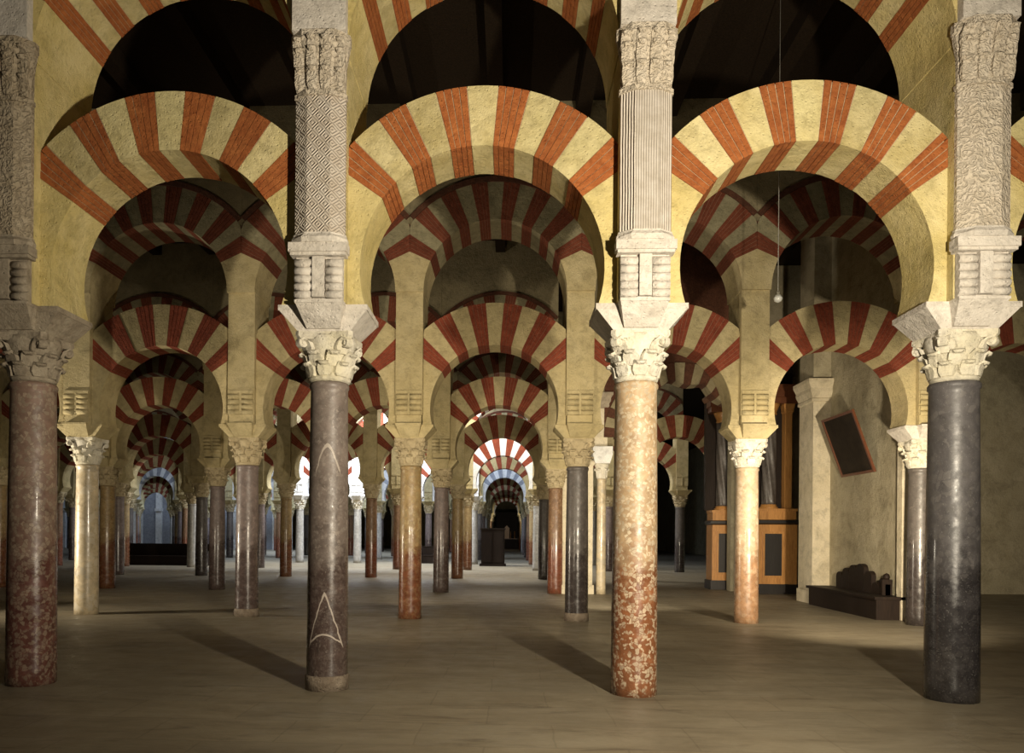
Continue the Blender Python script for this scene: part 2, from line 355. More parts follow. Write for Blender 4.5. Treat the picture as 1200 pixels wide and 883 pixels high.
def springer_mb(zc, r, xlim, z0, aend, R, d, side, mi=0):
    """plain masonry from the impost up to the first voussoir"""
    a0 = math.asin(max(-1, (z0-zc)/r))
    inner = arc(r, a0, aend, 10)
    c = math.cos(aend); q = min(R, xlim/c)
    poly = [(x, z+zc) for x, z in inner]+[(q*math.cos(aend), zc+q*math.sin(aend))]
    if q*math.cos(aend) < xlim-1e-4:          # top follows the outer curve down to the pier
        a1 = math.acos(xlim/R)
        poly += [(x, z+zc) for x, z in arc(R, aend, a1, 3)[1:]]
    poly += [(xlim, z0)]
    if side < 0: poly = [(-x, z) for x, z in poly][::-1]
    return MB().prism(poly[::-1], -d[0], d[1], mi)

def arch_meshes(p, upper, detail, mats):
    """mats = stone, brick, wall"""
    zc, r, R, d = (p.uc, p.ur, p.uR, (p.ud, p.ub)) if upper else (p.lc, p.lr, p.lR, (p.ld, p.ld))
    xl = S/2-0.002 if upper else S/2-p.ph
    n, a0 = (NU, U0) if upper else (NV, A0)
    z0 = p.uc if upper else p.imp
    st = (PI-2*a0)/n
    out = {}
    if detail:
        out['voussoir'] = [voussoir_mb(zc, r, R, xl, a0+k*st, a0+(k+1)*st, d, is_red(k)).mesh('voussoir', mats[1] if is_red(k) else mats[0]) for k in range(n)]
        out['springer'] = [] if upper else [springer_mb(zc, r, xl, z0, a0, R, d, s).mesh('springer', mats[2]) for s in (1, -1)]
        core = MB()
        for k in range(n): core.prism(vpoly(zc, r+0.006, R-0.010, xl-0.004, a0+k*st, a0+(k+1)*st, 2), -d[0]+0.005, d[1]-0.005)
        out['core'] = core.mesh('mortar_core', 'mortar' if p.front else 'mortar_deep')
    else:
        mb = MB()
        for k in range(n):
            q = voussoir_mb(zc, r, R, xl, a0+k*st, a0+(k+1)*st, d, is_red(k), 1 if is_red(k) else 0, False)
            mb.add(q.v, q.f, 1 if is_red(k) else 0)
        for s in (() if upper else (1, -1)):
            q = springer_mb(zc, r, xl, z0, a0, R, d, s); mb.add(q.v, q.f, 2)
        out['all'] = mb.mesh('striped_arch', mats)
    if upper:
        sp = MB(); lim = math.acos((S/2-0.002)/R)
        pts = [(x, z+zc) for x, z in arc(R, lim, PI-lim, 18)]
        for a, b in zip(pts, pts[1:]): sp.prism([a, (a[0], 9.7), (b[0], 9.7), b], -d[0]+0.03, d[1]-0.03)
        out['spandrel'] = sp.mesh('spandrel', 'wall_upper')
        bd = MB(); lim2 = math.acos((S/2-0.002)/(R+0.10))
        for k in range(18):
            bd.prism(vpoly(zc, R+0.002, R+0.10, S/2-0.002, lim2+(PI-2*lim2)*k/18, lim2+(PI-2*lim2)*(k+1)/18, 1), -d[0]-0.025, -d[0]+0.03)
        out['extrados_band'] = bd.mesh('extrados_band', 'brick_dark')
    return out
AM = {
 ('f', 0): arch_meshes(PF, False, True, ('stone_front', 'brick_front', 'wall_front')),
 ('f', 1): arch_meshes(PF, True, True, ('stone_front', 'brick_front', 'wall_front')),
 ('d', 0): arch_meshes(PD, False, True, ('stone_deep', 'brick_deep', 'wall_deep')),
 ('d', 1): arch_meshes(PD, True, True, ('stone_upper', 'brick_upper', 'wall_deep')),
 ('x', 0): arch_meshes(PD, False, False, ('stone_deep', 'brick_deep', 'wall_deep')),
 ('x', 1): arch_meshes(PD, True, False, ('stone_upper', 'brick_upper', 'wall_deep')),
 ('w', 0): arch_meshes(PD, False, False, ('white_and_daylit_plaster', 'brick_deep', 'white_and_daylit_plaster')),  # daylight on the far arches put into the white stone colour
 ('b', 0): arch_meshes(PD, False, False, ('white_and_daylit_plaster', 'grey_and_bluelit_plaster', 'white_and_daylit_plaster')),  # blue daylight put into the brick colour of these arches
 ('b', 1): arch_meshes(PD, True, False, ('stone_upper', 'grey_and_bluelit_plaster', 'wall_deep')),
 ('w', 1): arch_meshes(PD, True, False, ('white_and_daylit_plaster', 'brick_deep', 'white_and_daylit_plaster')),
}
def put_arch(kind, upper, x, y, name, label, group):
    ms = AM[(kind, upper)]
    if 'all' in ms:
        if not upper: return tag(link(name, ms['all'], None, (x, y, 0)), label, 'arch', group)
        t = thing(name, label, 'arch', (x, y, 0), group); link('arch_ring', ms['all'], t)
    else:
        t = thing(name, label, 'arch', (x, y, 0), group)
        link('mortar_core', ms['core'], t)
        for m in ms['voussoir']: link('voussoir', m, t)
        for m in ms['springer']: link('springer', m, t)
    if upper:
        link('spandrel', ms['spandrel'], t)      # masonry from this arch up to the ceiling
        link('extrados_band', ms['extrados_band'], t)
    return t
def pier_head_mb(p):
    """block on which the two neighbouring upper arches spring: a pentagon with hollow flanks"""
    right = [(S/2-p.ur*math.cos(U0*k/8), p.uc+p.ur*math.sin(U0*k/8)) for k in range(9)]
    apex = (0, p.uc+S/2*math.tan(U0)-0.004)
    poly = right+[apex]+[(-x, z) for x, z in right[::-1]]
    return MB().prism(poly, -p.ud, p.ub)

# ------------------------------------------------------------------ columns
def leaf_rings(h, w, curl, t=0.018):
    path = [(0.0, 0.0, 0.72), (0.006, 0.35*h, 1.0), (0.018, 0.70*h, 0.95), (0.018+0.55*curl, 0.95*h, 0.8), (0.018+curl, 0.90*h, 0.6), (0.015+0.9*curl, 0.76*h, 0.38)]
    rings = []
    for i, (r, z, k) in enumerate(path):
        hw = w*k/2; tt = t
        if i < 3: o, q = (r+tt, z), (r-0.02, z)
        elif i == 3: o, q = (r+tt*0.4, z+tt), (r-0.01, z-tt*1.2)
        else: o, q = (r+tt*0.8, z+tt*0.2), (r-tt*0.8, z-tt*0.2)
        rings.append([(-hw, q[0], q[1]), (hw, q[0], q[1]), (hw*0.9, o[0], o[1]), (0, o[0]+0.008, o[1]), (-hw*0.9, o[0], o[1])])
    return rings
def leaf_mb(h, w, curl, r0, z0, ang, tilt=0.0, mb=None):
    mb = mb or MB(); c, s = math.cos(ang), math.sin(ang)
    rr = []
    for ring in leaf_rings(h, w, curl):
        rr.append([((r0+r+tilt*z)*c - x*s, (r0+r+tilt*z)*s + x*c, z0+z) for x, r, z in ring])
    return mb.loft(rr)
def volute_mb(r, z, ang, rad, mb=None):
    """scroll standing on the diagonal: a disc with a raised eye, seen from both sides"""
    mb = mb or MB(); c, s = math.cos(ang), math.sin(ang)
    def ring(rr, off): return [((r+rr*math.cos(q))*c - off*s, (r+rr*math.cos(q))*s + off*c, z+rr*math.sin(q)) for q in [2*PI*k/12 for k in range(12)]]
    return mb.loft([ring(rad*0.35, -0.05), ring(rad*0.4, -0.042), ring(rad*0.7, -0.034), ring(rad*0.95, -0.04), ring(rad, -0.03), ring(rad, 0.03), ring(rad*0.95, 0.04), ring(rad*0.7, 0.034), ring(rad*0.4, 0.042), ring(rad*0.35, 0.05)], 0, False)
def abacus_mb(z0, z1, half, mb=None):
    mb = mb or MB()
    def ring(h, z):
        pts = []
        for q in range(4):
            a = q*PI/2
            for x, y in ((-h*0.86, -h), (-h*0.45, -h*0.90), (0, -h*0.87), (h*0.45, -h*0.90), (h*0.86, -h)):
                pts.append((x*math.cos(a)-y*math.sin(a), x*math.sin(a)+y*math.cos(a), z))
        return pts
    return mb.loft([ring(half*0.93, z0), ring(half, z0+0.4*(z1-z0)), ring(half, z1)])
def bell_mb(z0, z1, rb, rt, mb=None):
    mb = mb or MB(); h = z1-z0
    return mb.lathe([(rb*0.98, z0), (rb*1.10, z0+0.02), (rb*1.12, z0+0.04), (rb*1.04, z0+0.055), (rb*1.08, z0+0.30*h), (rb*1.16, z0+0.58*h), (rt*0.95, z0+0.76*h), (rt, z0+0.86*h), (rt*0.98, z1-0.02)], 28)
CAPS = {}
def capital_pieces(z0, z1):
    h = z1-z0; rb, rt = 0.200, 0.275
    leaves = [lambda mb=None, k=k: leaf_mb(0.27*h, 0.165, 0.060, rb+0.010, z0+0.05, k*PI/4, 0.02, mb) for k in range(8)]
    leaves += [lambda mb=None, k=k: leaf_mb(0.29*h, 0.175, 0.062, rb+0.020, z0+0.30*h, (k+0.5)*PI/4, 0.06, mb) for k in range(8)]
    leaves += [lambda mb=None, k=k: leaf_mb(0.30*h, 0.20, 0.070, rb+0.040, z0+0.56*h, PI/4+k*PI/2, 0.22, mb) for k in range(4)]
    vol = [lambda mb=None, k=k: volute_mb(0.335, z1-0.115, PI/4+k*PI/2, 0.050, mb) for k in range(4)]
    return dict(bell=lambda mb=None: bell_mb(z0, z1, rb, rt, mb), leaf=leaves, volute=vol, abacus=lambda mb=None: abacus_mb(z1-0.075, z1, 0.295, mb))
def capital_meshes(z0, z1, joined):
    key = (z0, z1, joined)
    if key in CAPS: return CAPS[key]
    c = capital_pieces(z0, z1)
    if joined:
        mb = MB(); c['bell'](mb); c['abacus'](mb)
        for f in c['leaf']+c['volute']: f(mb)
        CAPS[key] = mb
    else:
        CAPS[key] = dict(bell=c['bell'](), leaf=[f() for f in c['leaf']], volute=[f() for f in c['volute']], abacus=c['abacus']())
    return CAPS[key]
MESHCACHE = {}
def cached(key, fn):
    if key not in MESHCACHE: MESHCACHE[key] = fn()
    return MESHCACHE[key]
def shaft_mb(top, rb=0.218, rt=0.195, seg=36, lean=0):
    pr = [(rb, 0.0), (rb*1.0, 0.16), (rb*0.985, top*0.3), (rb*0.955, top*0.6), (rt, top-0.12), (rt, top-0.07), (rt*1.06, top-0.055), (rt*1.06, top-0.02), (rt, top)]
    return MB().lathe(pr, seg)
def impost_mb(z0, z1, front):
    mb = MB(); f = 0.055
    mb.frustum(0.27, 0.26, 0.445, 0.33, z0, z1-f); mb.frustum(0.455, 0.335, 0.455, 0.335, z1-f, z1)
    d = 0.50
    mb.frustum(0.17, 0.30, 0.235, d, z0+0.02, z1-f*0.5); mb.frustum(0.24, d+0.008, 0.24, d+0.008, z1-f*0.5, z1)
    return mb
def column(x, y, p, mats, label, group=None, rb=0.218, detail=2, base=False):
    t = thing('marble_column', label, 'column', (x, y, 0), group)
    sm, cm, im = mats
    link('shaft', cached(('shaft', sm, p.shaft, rb, detail > 0), lambda: shaft_mb(p.shaft, rb, rb*0.9, 36 if detail else 16).mesh('shaft', sm)), t)
    if base:
        link('base', cached(('base', rb), lambda: MB().lathe([(rb+0.012, 0), (rb+0.014, 0.13), (rb+0.008, 0.15), (rb+0.001, 0.155), (rb-0.01, 0.156)], 36).mesh('base', 'base_stone')), t)
    if detail == 2:
        c = link('capital', cached(('bell', cm, p.cap), lambda: capital_meshes(p.shaft, p.cap, False)['bell'].mesh('capital', cm)), t)
        for nm in ('leaf', 'volute'):
            for k in range(len(capital_meshes(p.shaft, p.cap, False)[nm])):
                link(nm, cached((nm, k, cm, p.cap), lambda: capital_meshes(p.shaft, p.cap, False)[nm][k].mesh(nm, cm)), c)
        link('abacus', cached(('abacus', cm, p.cap), lambda: capital_meshes(p.shaft, p.cap, False)['abacus'].mesh('abacus', cm)), c)
    else:
        link('capital', cached(('capj', cm, p.cap), lambda: capital_meshes(p.shaft, p.cap, True).mesh('capital', cm)), t)
    link('impost', cached(('imp', im, p.imp), lambda: impost_mb(p.cap, p.imp, p.front).mesh('impost', im)), t)
    return t

# ------------------------------------------------------------------ piers standing on the imposts
def roll_mb(x0, x1, y, z, r):
    mb = MB(); n = 10
    mb.loft([[(x, y+r*math.cos(2*PI*k/n), z+r*math.sin(2*PI*k/n)) for k in range(n)] for x in (x0, x1)], 0, True)
    return mb
def pier_core(p, mat):
    mb = MB()
    mb.box(-p.ph, p.ph, -p.ud+0.06, p.ud-0.02, p.imp, p.uc)
    return mb
def pier_deep(x, y, label, group, mat='wall_deep', detail=1):
    p = PD
    t = thing('pier', label, 'pier', (x, y, 0), group)
    link('body', cached(('pier', mat), lambda: MB().box(-0.255, 0.255, -0.42, 0.42, p.imp+0.17, p.uc).mesh('body', mat)), t)
    link('head', cached(('head', mat), lambda: pier_head_mb(p).mesh('head', mat)), t)
    def corb():
        mb = MB(); mb.box(-0.235, 0.235, -0.40, 0.40, p.imp, p.imp+0.17)
        mb.box(-0.235, 0.235, -0.41, 0.41, p.imp+0.17, p.cor); mb.box(-0.02, 0.02, -0.455, 0.455, p.imp+0.17, p.cor); mb.box(-0.245, 0.245, -0.45, 0.45, p.cor-0.02, p.cor+0.04)
        return mb.mesh('corbel', mat)
    c = link('corbel', cached(('corb', mat), corb), t)
    if detail:
        for s in (-1, 1):
            for k in range(4):
                link('roll', cached(('roll', mat, s, k), lambda: roll_mb(s*0.02, s*0.24, -0.415, p.imp+0.21+k*0.10, 0.048).mesh('roll', mat)), c)
    return t
def octa(half, front, depth, y, z):
    return [(-half, y, z), (-half, y-depth*0.35, z), (-front, y-depth, z), (front, y-depth, z), (half, y-depth*0.35, z), (half, y, z)]
def pier_front(x, y, label, carve, stonem, capm):
    p = PF; t = thing('pier', label, 'pier', (x, y, 0))
    yf = -p.ud+0.06
    ring = lambda b, z: [(-p.ph, yf, z), (p.ph, yf, z), (p.ph, b, z), (-p.ph, b, z)]
    build(MB().loft([ring(0.31, p.imp), ring(0.31, 5.45), ring(p.ub, 6.15), ring(p.ub, p.uc)]), 'body', 'wall_front', t)
    link('head', cached(('head', 'front'), lambda: pier_head_mb(p).mesh('head', 'wall_front')), t)
    # corbel of stacked rolls below the pilaster
    c = build(MB().box(-0.235, 0.235, yf-0.05, yf, p.imp, p.cor+0.02).box(-0.06, 0.06, yf-0.11, yf-0.05, p.imp+0.02, p.cor), 'corbel', stonem, t)
    for s in (-1, 1):
        for k in range(5):
            build(roll_mb(s*0.07, s*0.24, yf-0.055, p.imp+0.055+k*0.078, 0.042), 'roll', stonem, c)
    build(MB().box(-0.275, 0.275, yf-0.13, yf, p.cor+0.005, p.cor+0.035).box(-0.29, 0.29, yf-0.15, yf, p.cor+0.035, p.cor+0.125), 'fascia', stonem, t)
    z0 = p.cor+0.125
    build(MB().loft([octa(0.275, 0.15, 0.165, yf, z0), octa(0.28, 0.155, 0.17, yf, z0+0.05), octa(0.262, 0.13, 0.15, yf, z0+0.085), octa(0.262, 0.13, 0.15, yf, z0+0.10)]), 'pilaster_base', stonem, t)
    build(MB().loft([octa(0.25, 0.115, 0.135, yf, z0+0.10), octa(0.25, 0.115, 0.135, yf, 5.93)]), 'pilaster', carve, t)
    cp = build(MB().loft([octa(0.262, 0.125, 0.155, yf, 5.93), octa(0.262, 0.125, 0.155, yf, 5.975), octa(0.245, 0.115, 0.13, yf, 5.985), octa(0.25, 0.12, 0.14, yf, 6.25), octa(0.285, 0.15, 0.18, yf, 6.45), octa(0.295, 0.16, 0.19, yf, 6.46), octa(0.295, 0.16, 0.19, yf, 6.55)]), 'pilaster_capital', capm, t)
    for tier, (zb, hh, sp) in enumerate(((5.985, 0.22, 0.0), (6.15, 0.24, 0.5), (6.28, 0.20, 0.0))):
        for k in range(4):
            q = -0.195+0.13*(k+0.0)
            mb = MB(); e = 0.135 if abs(q) < 0.1 else 0.095
            rings = []
            for ring in leaf_rings(hh, 0.115, 0.03+0.012*tier, 0.012):
                rings.append([(q*(1+0.04*tier)+xx, yf-e-rr-0.01*tier, zb+zz) for xx, rr, zz in ring])
            build(mb.loft(rings), 'leaf', capm, cp)
    build(MB().box(-0.265, 0.265, yf-0.16, yf-0.062, 6.55, 7.6), 'upper_block', 'impost_stone', t)
    return t

ORD = ['first', 'second', 'third', 'fourth', 'fifth', 'sixth', 'seventh', 'eighth', 'ninth', 'tenth', 'eleventh', 'twelfth']
# ------------------------------------------------------------------ first (front) arcade
front_cols = {
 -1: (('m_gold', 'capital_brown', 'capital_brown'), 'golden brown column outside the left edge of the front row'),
  0: (('m_redbreccia', 'capital_brown', 'capital_brown'), 'red breccia marble column with brownish capital, leftmost in the front row'),
  1: (('m_grey', 'capital_stone', 'impost_stone'), 'dark grey marble column with pale crack lines, second from left in the front row'),
  2: (('m_cream', 'capital_stone', 'impost_stone'), 'cream and rust-red speckled marble column, third from left in the front row'),
  3: (('m_black', 'capital_stone', 'impost_stone'), 'black veined marble column at the right edge of the front row'),
  4: (('m_gold', 'capital_brown', 'capital_brown'), 'golden brown column outside the right edge of the front row')}
front_piers = {
 -1: ('carve_brown', 'capital_brown', 'carve_brown', 'brown carved pier outside the left edge of the front row'),
  0: ('carve_brown', 'capital_brown', 'carve_brown', 'shadowed brown carved pier above the leftmost red breccia column'),
  1: ('carve_diamond', 'impost_stone', 'carve_leaf', 'pier with lozenge-carved pilaster above the dark grey front column'),
  2: ('carve_flute', 'impost_stone', 'carve_leaf', 'pier with finely fluted pilaster above the cream and rust front column'),
  3: ('carve_leaf', 'impost_stone', 'carve_leaf', 'pier with foliage-carved pilaster above the black front column'),
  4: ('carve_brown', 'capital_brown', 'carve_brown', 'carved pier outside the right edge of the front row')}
RAD = {0: 0.245, 1: 0.215, 2: 0.235, 3: 0.25}
for i, (m, lab) in front_cols.items():
    column(i*S, 0, PF, m, lab, 'columns of the front arcade', RAD.get(i, 0.22), 2, base=(i in (1,)))
    cv, sm, cm, pl = front_piers[i]
    pier_front(i*S, 0, pl, cv, sm, cm)['group'] = 'piers of the front arcade'
bayname = {-1: 'at the left edge', 0: 'between red breccia and grey columns', 1: 'between grey and cream columns',
           2: 'between cream and black columns', 3: 'beyond the black column'}
for i in range(-1, 4):
    put_arch('f', 0, (i+0.5)*S, 0, 'striped_arch', 'lower striped horseshoe arch of the front row '+bayname[i], 'lower arches of the front arcade')
    put_arch('f', 1, (i+0.5)*S, 0, 'striped_arch', 'upper striped arch of the front row '+bayname[i], 'upper arches of the front arcade')

# ------------------------------------------------------------------ deeper arcades
def screen_x(X, Y):
    dx, dy = X-CX, Y-CY; c, q = math.cos(0.04515), math.sin(0.04515)
    return 555.5+906*(c*dx+q*dy)/(-q*dx+c*dy)
MARKS = [(38, 'red front column'), (381, 'grey front column'), (743, 'cream front column'), (1115, 'black front column'),
         (102, 'ivory column'), (288, 'mauve column'), (481, 'golden column'), (676, 'slate column'), (876, 'pink-veined column')]
def where(X, Y):
    x = screen_x(X, Y); q, nm = min(MARKS, key=lambda m: abs(m[0]-x))
    return ('behind the '+nm) if abs(q-x) < 9 else (('just ' if abs(q-x) < 40 else '')+('left of the ' if x < q else 'right of the ')+nm)
USED = {}
def uniq(lab):
    n = USED.get(lab, 0); USED[lab] = n+1
    return lab if n == 0 else lab+', '+('next one along' if n == 1 else ORD[n]+' along')
row_rng = {1: (-2, 5), 2: (-4, 2), 3: (-4, 4), 4: (-6, 4), 5: (-7, 3), 6: (-8, 3), 7: (-8, 3), 8: (-9, 3), 9: (-11, 3), 10: (0, 3), 11: (0, 3)}
deep_marble = {
 (1,-2): 'm_gold', (1,-1): 'm_ivory', (1,0): 'm_mauve', (1,1): 'm_gold', (1,2): 'm_slate', (1,3): 'm_pink', (1,4): 'm_slate', (1,5): 'm_gold',
 (2,-3): 'm_gold', (2,-2): 'm_gold', (2,-1): 'm_mauve', (2,0): 'm_slate', (2,1): 'm_mauve', (2,2): 'm_rust',
 (3,-2): 'm_slate', (3,-1): 'm_gold', (3,0): 'm_rust', (3,1): 'm_gold', (3,2): 'm_slate'}
MNAME = {'m_ivory': 'ivory', 'm_mauve': 'mauve grey', 'm_gold': 'golden brown', 'm_slate': 'dark slate grey', 'm_pink': 'pink-veined cream', 'm_rust': 'rusty red', 'm_pale': 'pale grey'}
cyc = ['m_slate', 'm_gold', 'm_mauve', 'm_rust', 'm_pale']
PLACE = {-2: 'outside the left edge', -1: 'first from left', 0: 'second from left', 1: 'third from left', 2: 'fourth from left', 3: 'fifth from left', 4: 'sixth from left', 5: 'outside the right edge'}
for j, (i0, i1) in row_rng.items():
    p = PD; rn = ORD[j]
    for i in range(i0, i1+1):
        m = deep_marble.get((j, i), cyc[(i*3+j*2) % 5])
        white = j == 5 and -3 < i <= 1  # daylight on these sixth-row piers put into white materials
        if white: m = 'm_pale'
        at = where(i*S, j*A)
        if j == 1:
            lab = '%s marble column in the second row, %s' % (MNAME[m], PLACE[i])
            plab = 'plain ochre pier on the %s column of the second row, %s' % (MNAME[m], PLACE[i])
        elif j <= 3:
            lab = '%s marble column in the %s row, %s' % (MNAME[m], rn, at)
            plab = 'plain pier of the %s row, %s' % (rn, at)
        else:
            lab = 'small distant column of the %s row, %s' % (rn, at); plab = 'small distant pier of the %s row, %s' % (rn, at)
        wm = 'white_and_daylit_plaster' if white else 'wall_deep'
        cm = 'capital_stone' if white or (j, i) in ((1, 3), (1, 4), (1, -1)) else 'capital_deep'
        im = wm if j >= 4 else ('impost_stone' if (j, i) in ((1, 4),) else 'wall_deep')
        column(i*S, j*A, p, (m, cm, im), uniq(lab), 'columns of the %s arcade' % rn, 0.222 if j < 6 else 0.22, 1 if j <= 2 else 0, base=(j == 1 and i in (0, 2)))
        pier_deep(i*S, j*A, uniq(plab), 'piers of the %s arcade' % rn, wm, 1 if j <= 2 else 0)
    for i in range(i0, i1):
        kind = 'd' if j <= 3 else ('b' if j == 6 else 'w' if (j == 4 and i == 1) or (j == 5 and -3 < i < 1) or j == 11 else 'x')
        at = where((i+0.5)*S, j*A)
        pre = 'distant ' if j >= 4 else ''
        put_arch(kind, 0, (i+0.5)*S, j*A, 'striped_arch', uniq('%slower striped arch of the %s row, %s' % (pre, rn, at)), 'lower arches of the %s arcade' % rn)
        put_arch(kind, 1, (i+0.5)*S, j*A, 'striped_arch', uniq('%supper arch of the %s row, %s' % (pre, rn, at)), 'upper arches of the %s arcade' % rn)

# ------------------------------------------------------------------ side chapel on the right
XW = 12.95
cw = structure(build(MB().box(XW, XW+0.5, 7.76, 11.25, 0, 9.7), 'wall_chapel_side', 'chapel_wall'))
structure(build(MB().box(11.7, 22, 15.3, 15.7, 0, 9.7), 'wall_chapel_back', 'chapel_wall'))
t = thing('wall_pilaster', 'tall pale stone pilaster with moulded cornice beside the hanging painting', 'pilaster', (12.78, 11.7, 0))
build(MB().box(-0.25, 0.26, -0.45, 0.45, 0, 4.95), 'shaft', 'chapel_pale', t)
def mould(x0, x1, y0, y1, steps):
    mb = MB(); z = steps[0][1]
    for k in range(len(steps)-1):
        e0, za = steps[k]; e1, zb = steps[k+1]
        r = lambda e, z: [(x0-e, y0-e, z), (x1+e, y0-e, z), (x1+e, y1, z), (x0-e, y1, z)]
        mb.loft([r(e0, za), r(e1, zb)])
    return mb
build(mould(-0.25, 0.26, -0.45, 0.45, [(0.0, 4.95), (0.05, 4.97), (0.05, 5.03), (0.03, 5.05), (0.10, 5.20), (0.10, 5.28), (0.17, 5.42), (0.17, 5.5)]), 'cornice', 'chapel_pale', t)
build(MB().box(-0.25, 0.26, -0.45, 0.45, 5.5, 9.7), 'upper_shaft', 'chapel_wall', t)
build(MB().box(-0.29, 0.26, -0.49, 0.45, 0, 0.32), 'plinth', 'chapel_pale', t)
o = build(MB().box(XW-0.11, XW+0.5, 7.55, 7.75, 0, 4.0), 'wall_strip', 'chapel_pale'); tag(o, 'narrow lit stone strip at the near end of the chapel wall', 'wall strip')

# painting leaning forward from the wall (its lower edge rests on the wall)
def painting():
    t = thing('painting', 'dark framed painting leaning forward on the chapel wall', 'painting', (XW-0.03, 9.62, 3.05))
    t.rotation_euler = (0, math.radians(-20), 0)
    hw, h = 0.82, 1.42
    build(MB().box(-0.02, 0.0, -hw+0.05, hw-0.05, 0.05, h-0.05), 'canvas', 'canvas_dark', t)
    for nm, b in (('frame_side', (-hw, -hw+0.06, 0, h)), ('frame_side', (hw-0.06, hw, 0, h)), ('frame_rail', (-hw+0.06, hw-0.06, 0, 0.06)), ('frame_rail', (-hw+0.06, hw-0.06, h-0.06, h))):
        build(MB().box(-0.045, 0.0, *b), nm, 'wood_red', t)
    return t
painting()

# dark carved bench along the wall
t = thing('carved_bench', 'dark carved wooden bench with lobed crest below the painting', 'bench', (XW-0.02, 9.35, 0))
build(MB().box(-0.55, 0.0, -1.75, 1.7, 0, 0.40).box(-0.60, 0.0, -1.8, 1.75, 0.40, 0.46), 'seat', 'wood_dark', t)
for k, (yc, w_, h_) in enumerate(((-1.15, 0.30, 0.80), (-0.85, 0.30, 0.70), (-0.52, 0.34, 0.92), (-0.15, 0.38, 1.06), (0.22, 0.36, 1.02), (0.58, 0.34, 0.94), (0.92, 0.32, 0.84))):
    poly = [(yc-w_/2, 0.46), (yc-w_/2, h_-0.12)]+[(yc-w_/2*math.cos(PI*q/8), h_-0.12+0.12*math.sin(PI*q/8)) for q in range(1, 8)]+[(yc+w_/2, h_-0.12), (yc+w_/2, 0.46)]
    mb = MB(); n = len(poly)
    mb.add([(-0.16, y, z) for y, z in poly]+[(-0.06, y, z) for y, z in poly], [list(range(n)), list(range(2*n-1, n-1, -1))]+[[q, (q+1) % n, (q+1) % n+n, q+n] for q in range(n)])
    build(mb, 'back_panel', 'wood_dark', t)
build(MB().box(-0.22, -0.02, -1.3, -1.22, 0.46, 0.78).lathe([(0.05, 0.78), (0.07, 0.82), (0.05, 0.88), (0.01, 0.91)], 10, -0.12, -1.26), 'arm_post', 'wood_dark', t)

# wooden altarpiece units: pedestal with dark panel, column and gilded pilaster
def altar_unit(x, y, w_, label, pil):
    t = thing('altarpiece', label, 'altarpiece', (x, y, 0), 'altarpiece units of the chapel')
    h = w_/2; d = 0.35
    build(MB().box(-h-0.05, h+0.05, -d-0.05, d, 0, 0.28), 'plinth', 'wood_black', t)
    pd = build(MB().box(-h, h, -d, d, 0.28, 1.98), 'pedestal', 'wood_gold', t)
    pw = min(0.24, h*0.5); px = -h*0.25 if pil else 0
    build(MB().box(px-pw, px+pw, -d-0.012, -d, 0.52, 1.72), 'panel', 'wood_black', pd)
    for b in ((px-pw-0.06, px-pw, 0.46, 1.78), (px+pw, px+pw+0.06, 0.46, 1.78)): build(MB().box(b[0], b[1], -d-0.035, -d, b[2], b[3]), 'panel_moulding', 'wood_gold', pd)
    for b in ((px-pw, px+pw, 0.46, 0.52), (px-pw, px+pw, 1.72, 1.78)): build(MB().box(b[0], b[1], -d-0.035, -d, b[2], b[3]), 'panel_moulding', 'wood_gold', pd)
    build(mould(-h, h, -d, d, [(0.0, 1.98), (0.07, 2.02), (0.07, 2.10), (0.03, 2.12)]), 'pedestal_cornice', 'wood_black', t)
    build(MB().box(-h+0.02, h-0.02, -d+0.03, d, 2.12, 2.36).box(-h-0.01, h+0.01, -d, d, 2.36, 2.44), 'sub_base', 'wood_gold', t)
    # column with spiral fluting
    cx, cy, r = (-h*0.35 if pil else 0.0), -0.08, 0.19
    rings = []
    for k in range(37):
        z = 2.56+k*(5.15-2.56)/36; rings.append([(cx+(r+0.018*math.cos(6*q+z*5))*math.cos(q), cy+(r+0.018*math.cos(6*q+z*5))*math.sin(q), z) for q in [2*PI*n/36 for n in range(36)]])
    build(MB().loft(rings, 0, True), 'spiral_column', 'm_slate', t)
    build(MB().lathe([(0.26, 2.44), (0.27, 2.48), (0.21, 2.52), (0.23, 2.55), (0.19, 2.57)], 20, cx, cy), 'column_base', 'wood_gold', t)
    build(MB().lathe([(0.19, 5.14), (0.22, 5.17), (0.20, 5.22), (0.28, 5.42), (0.30, 5.46)], 20, cx, cy), 'column_capital', 'wood_gold', t)
    if pil:
        build(MB().box(h-0.30, h-0.10, -0.16, 0.1, 2.44, 5.2), 'gilded_pilaster', 'wood_gold', t)
        build(mould(h-0.30, h-0.10, -0.16, 0.1, [(0, 5.2), (0.03, 5.25), (0.03, 5.3), (0.06, 5.44), (0.06, 5.46)]), 'pilaster_capital', 'wood_gold', t)
    build(MB().box(-h-0.1, h, 0.14, d, 2.44, 7.4), 'back_board', 'wood_dark', t)
    build(mould(-h-0.05, h, -d+0.02, d, [(0.0, 5.46), (0.0, 5.62), (0.04, 5.64), (0.04, 5.80), (0.12, 5.92), (0.12, 5.98)]), 'entablature', 'wood_red', t)
altar_unit(12.78, 14.75, 1.08, 'golden wooden altarpiece pedestal with spiral column, right of the pink-veined column', True)
altar_unit(11.72, 16.35, 0.76, 'golden wooden altarpiece pedestal just left of the pink-veined column', False)

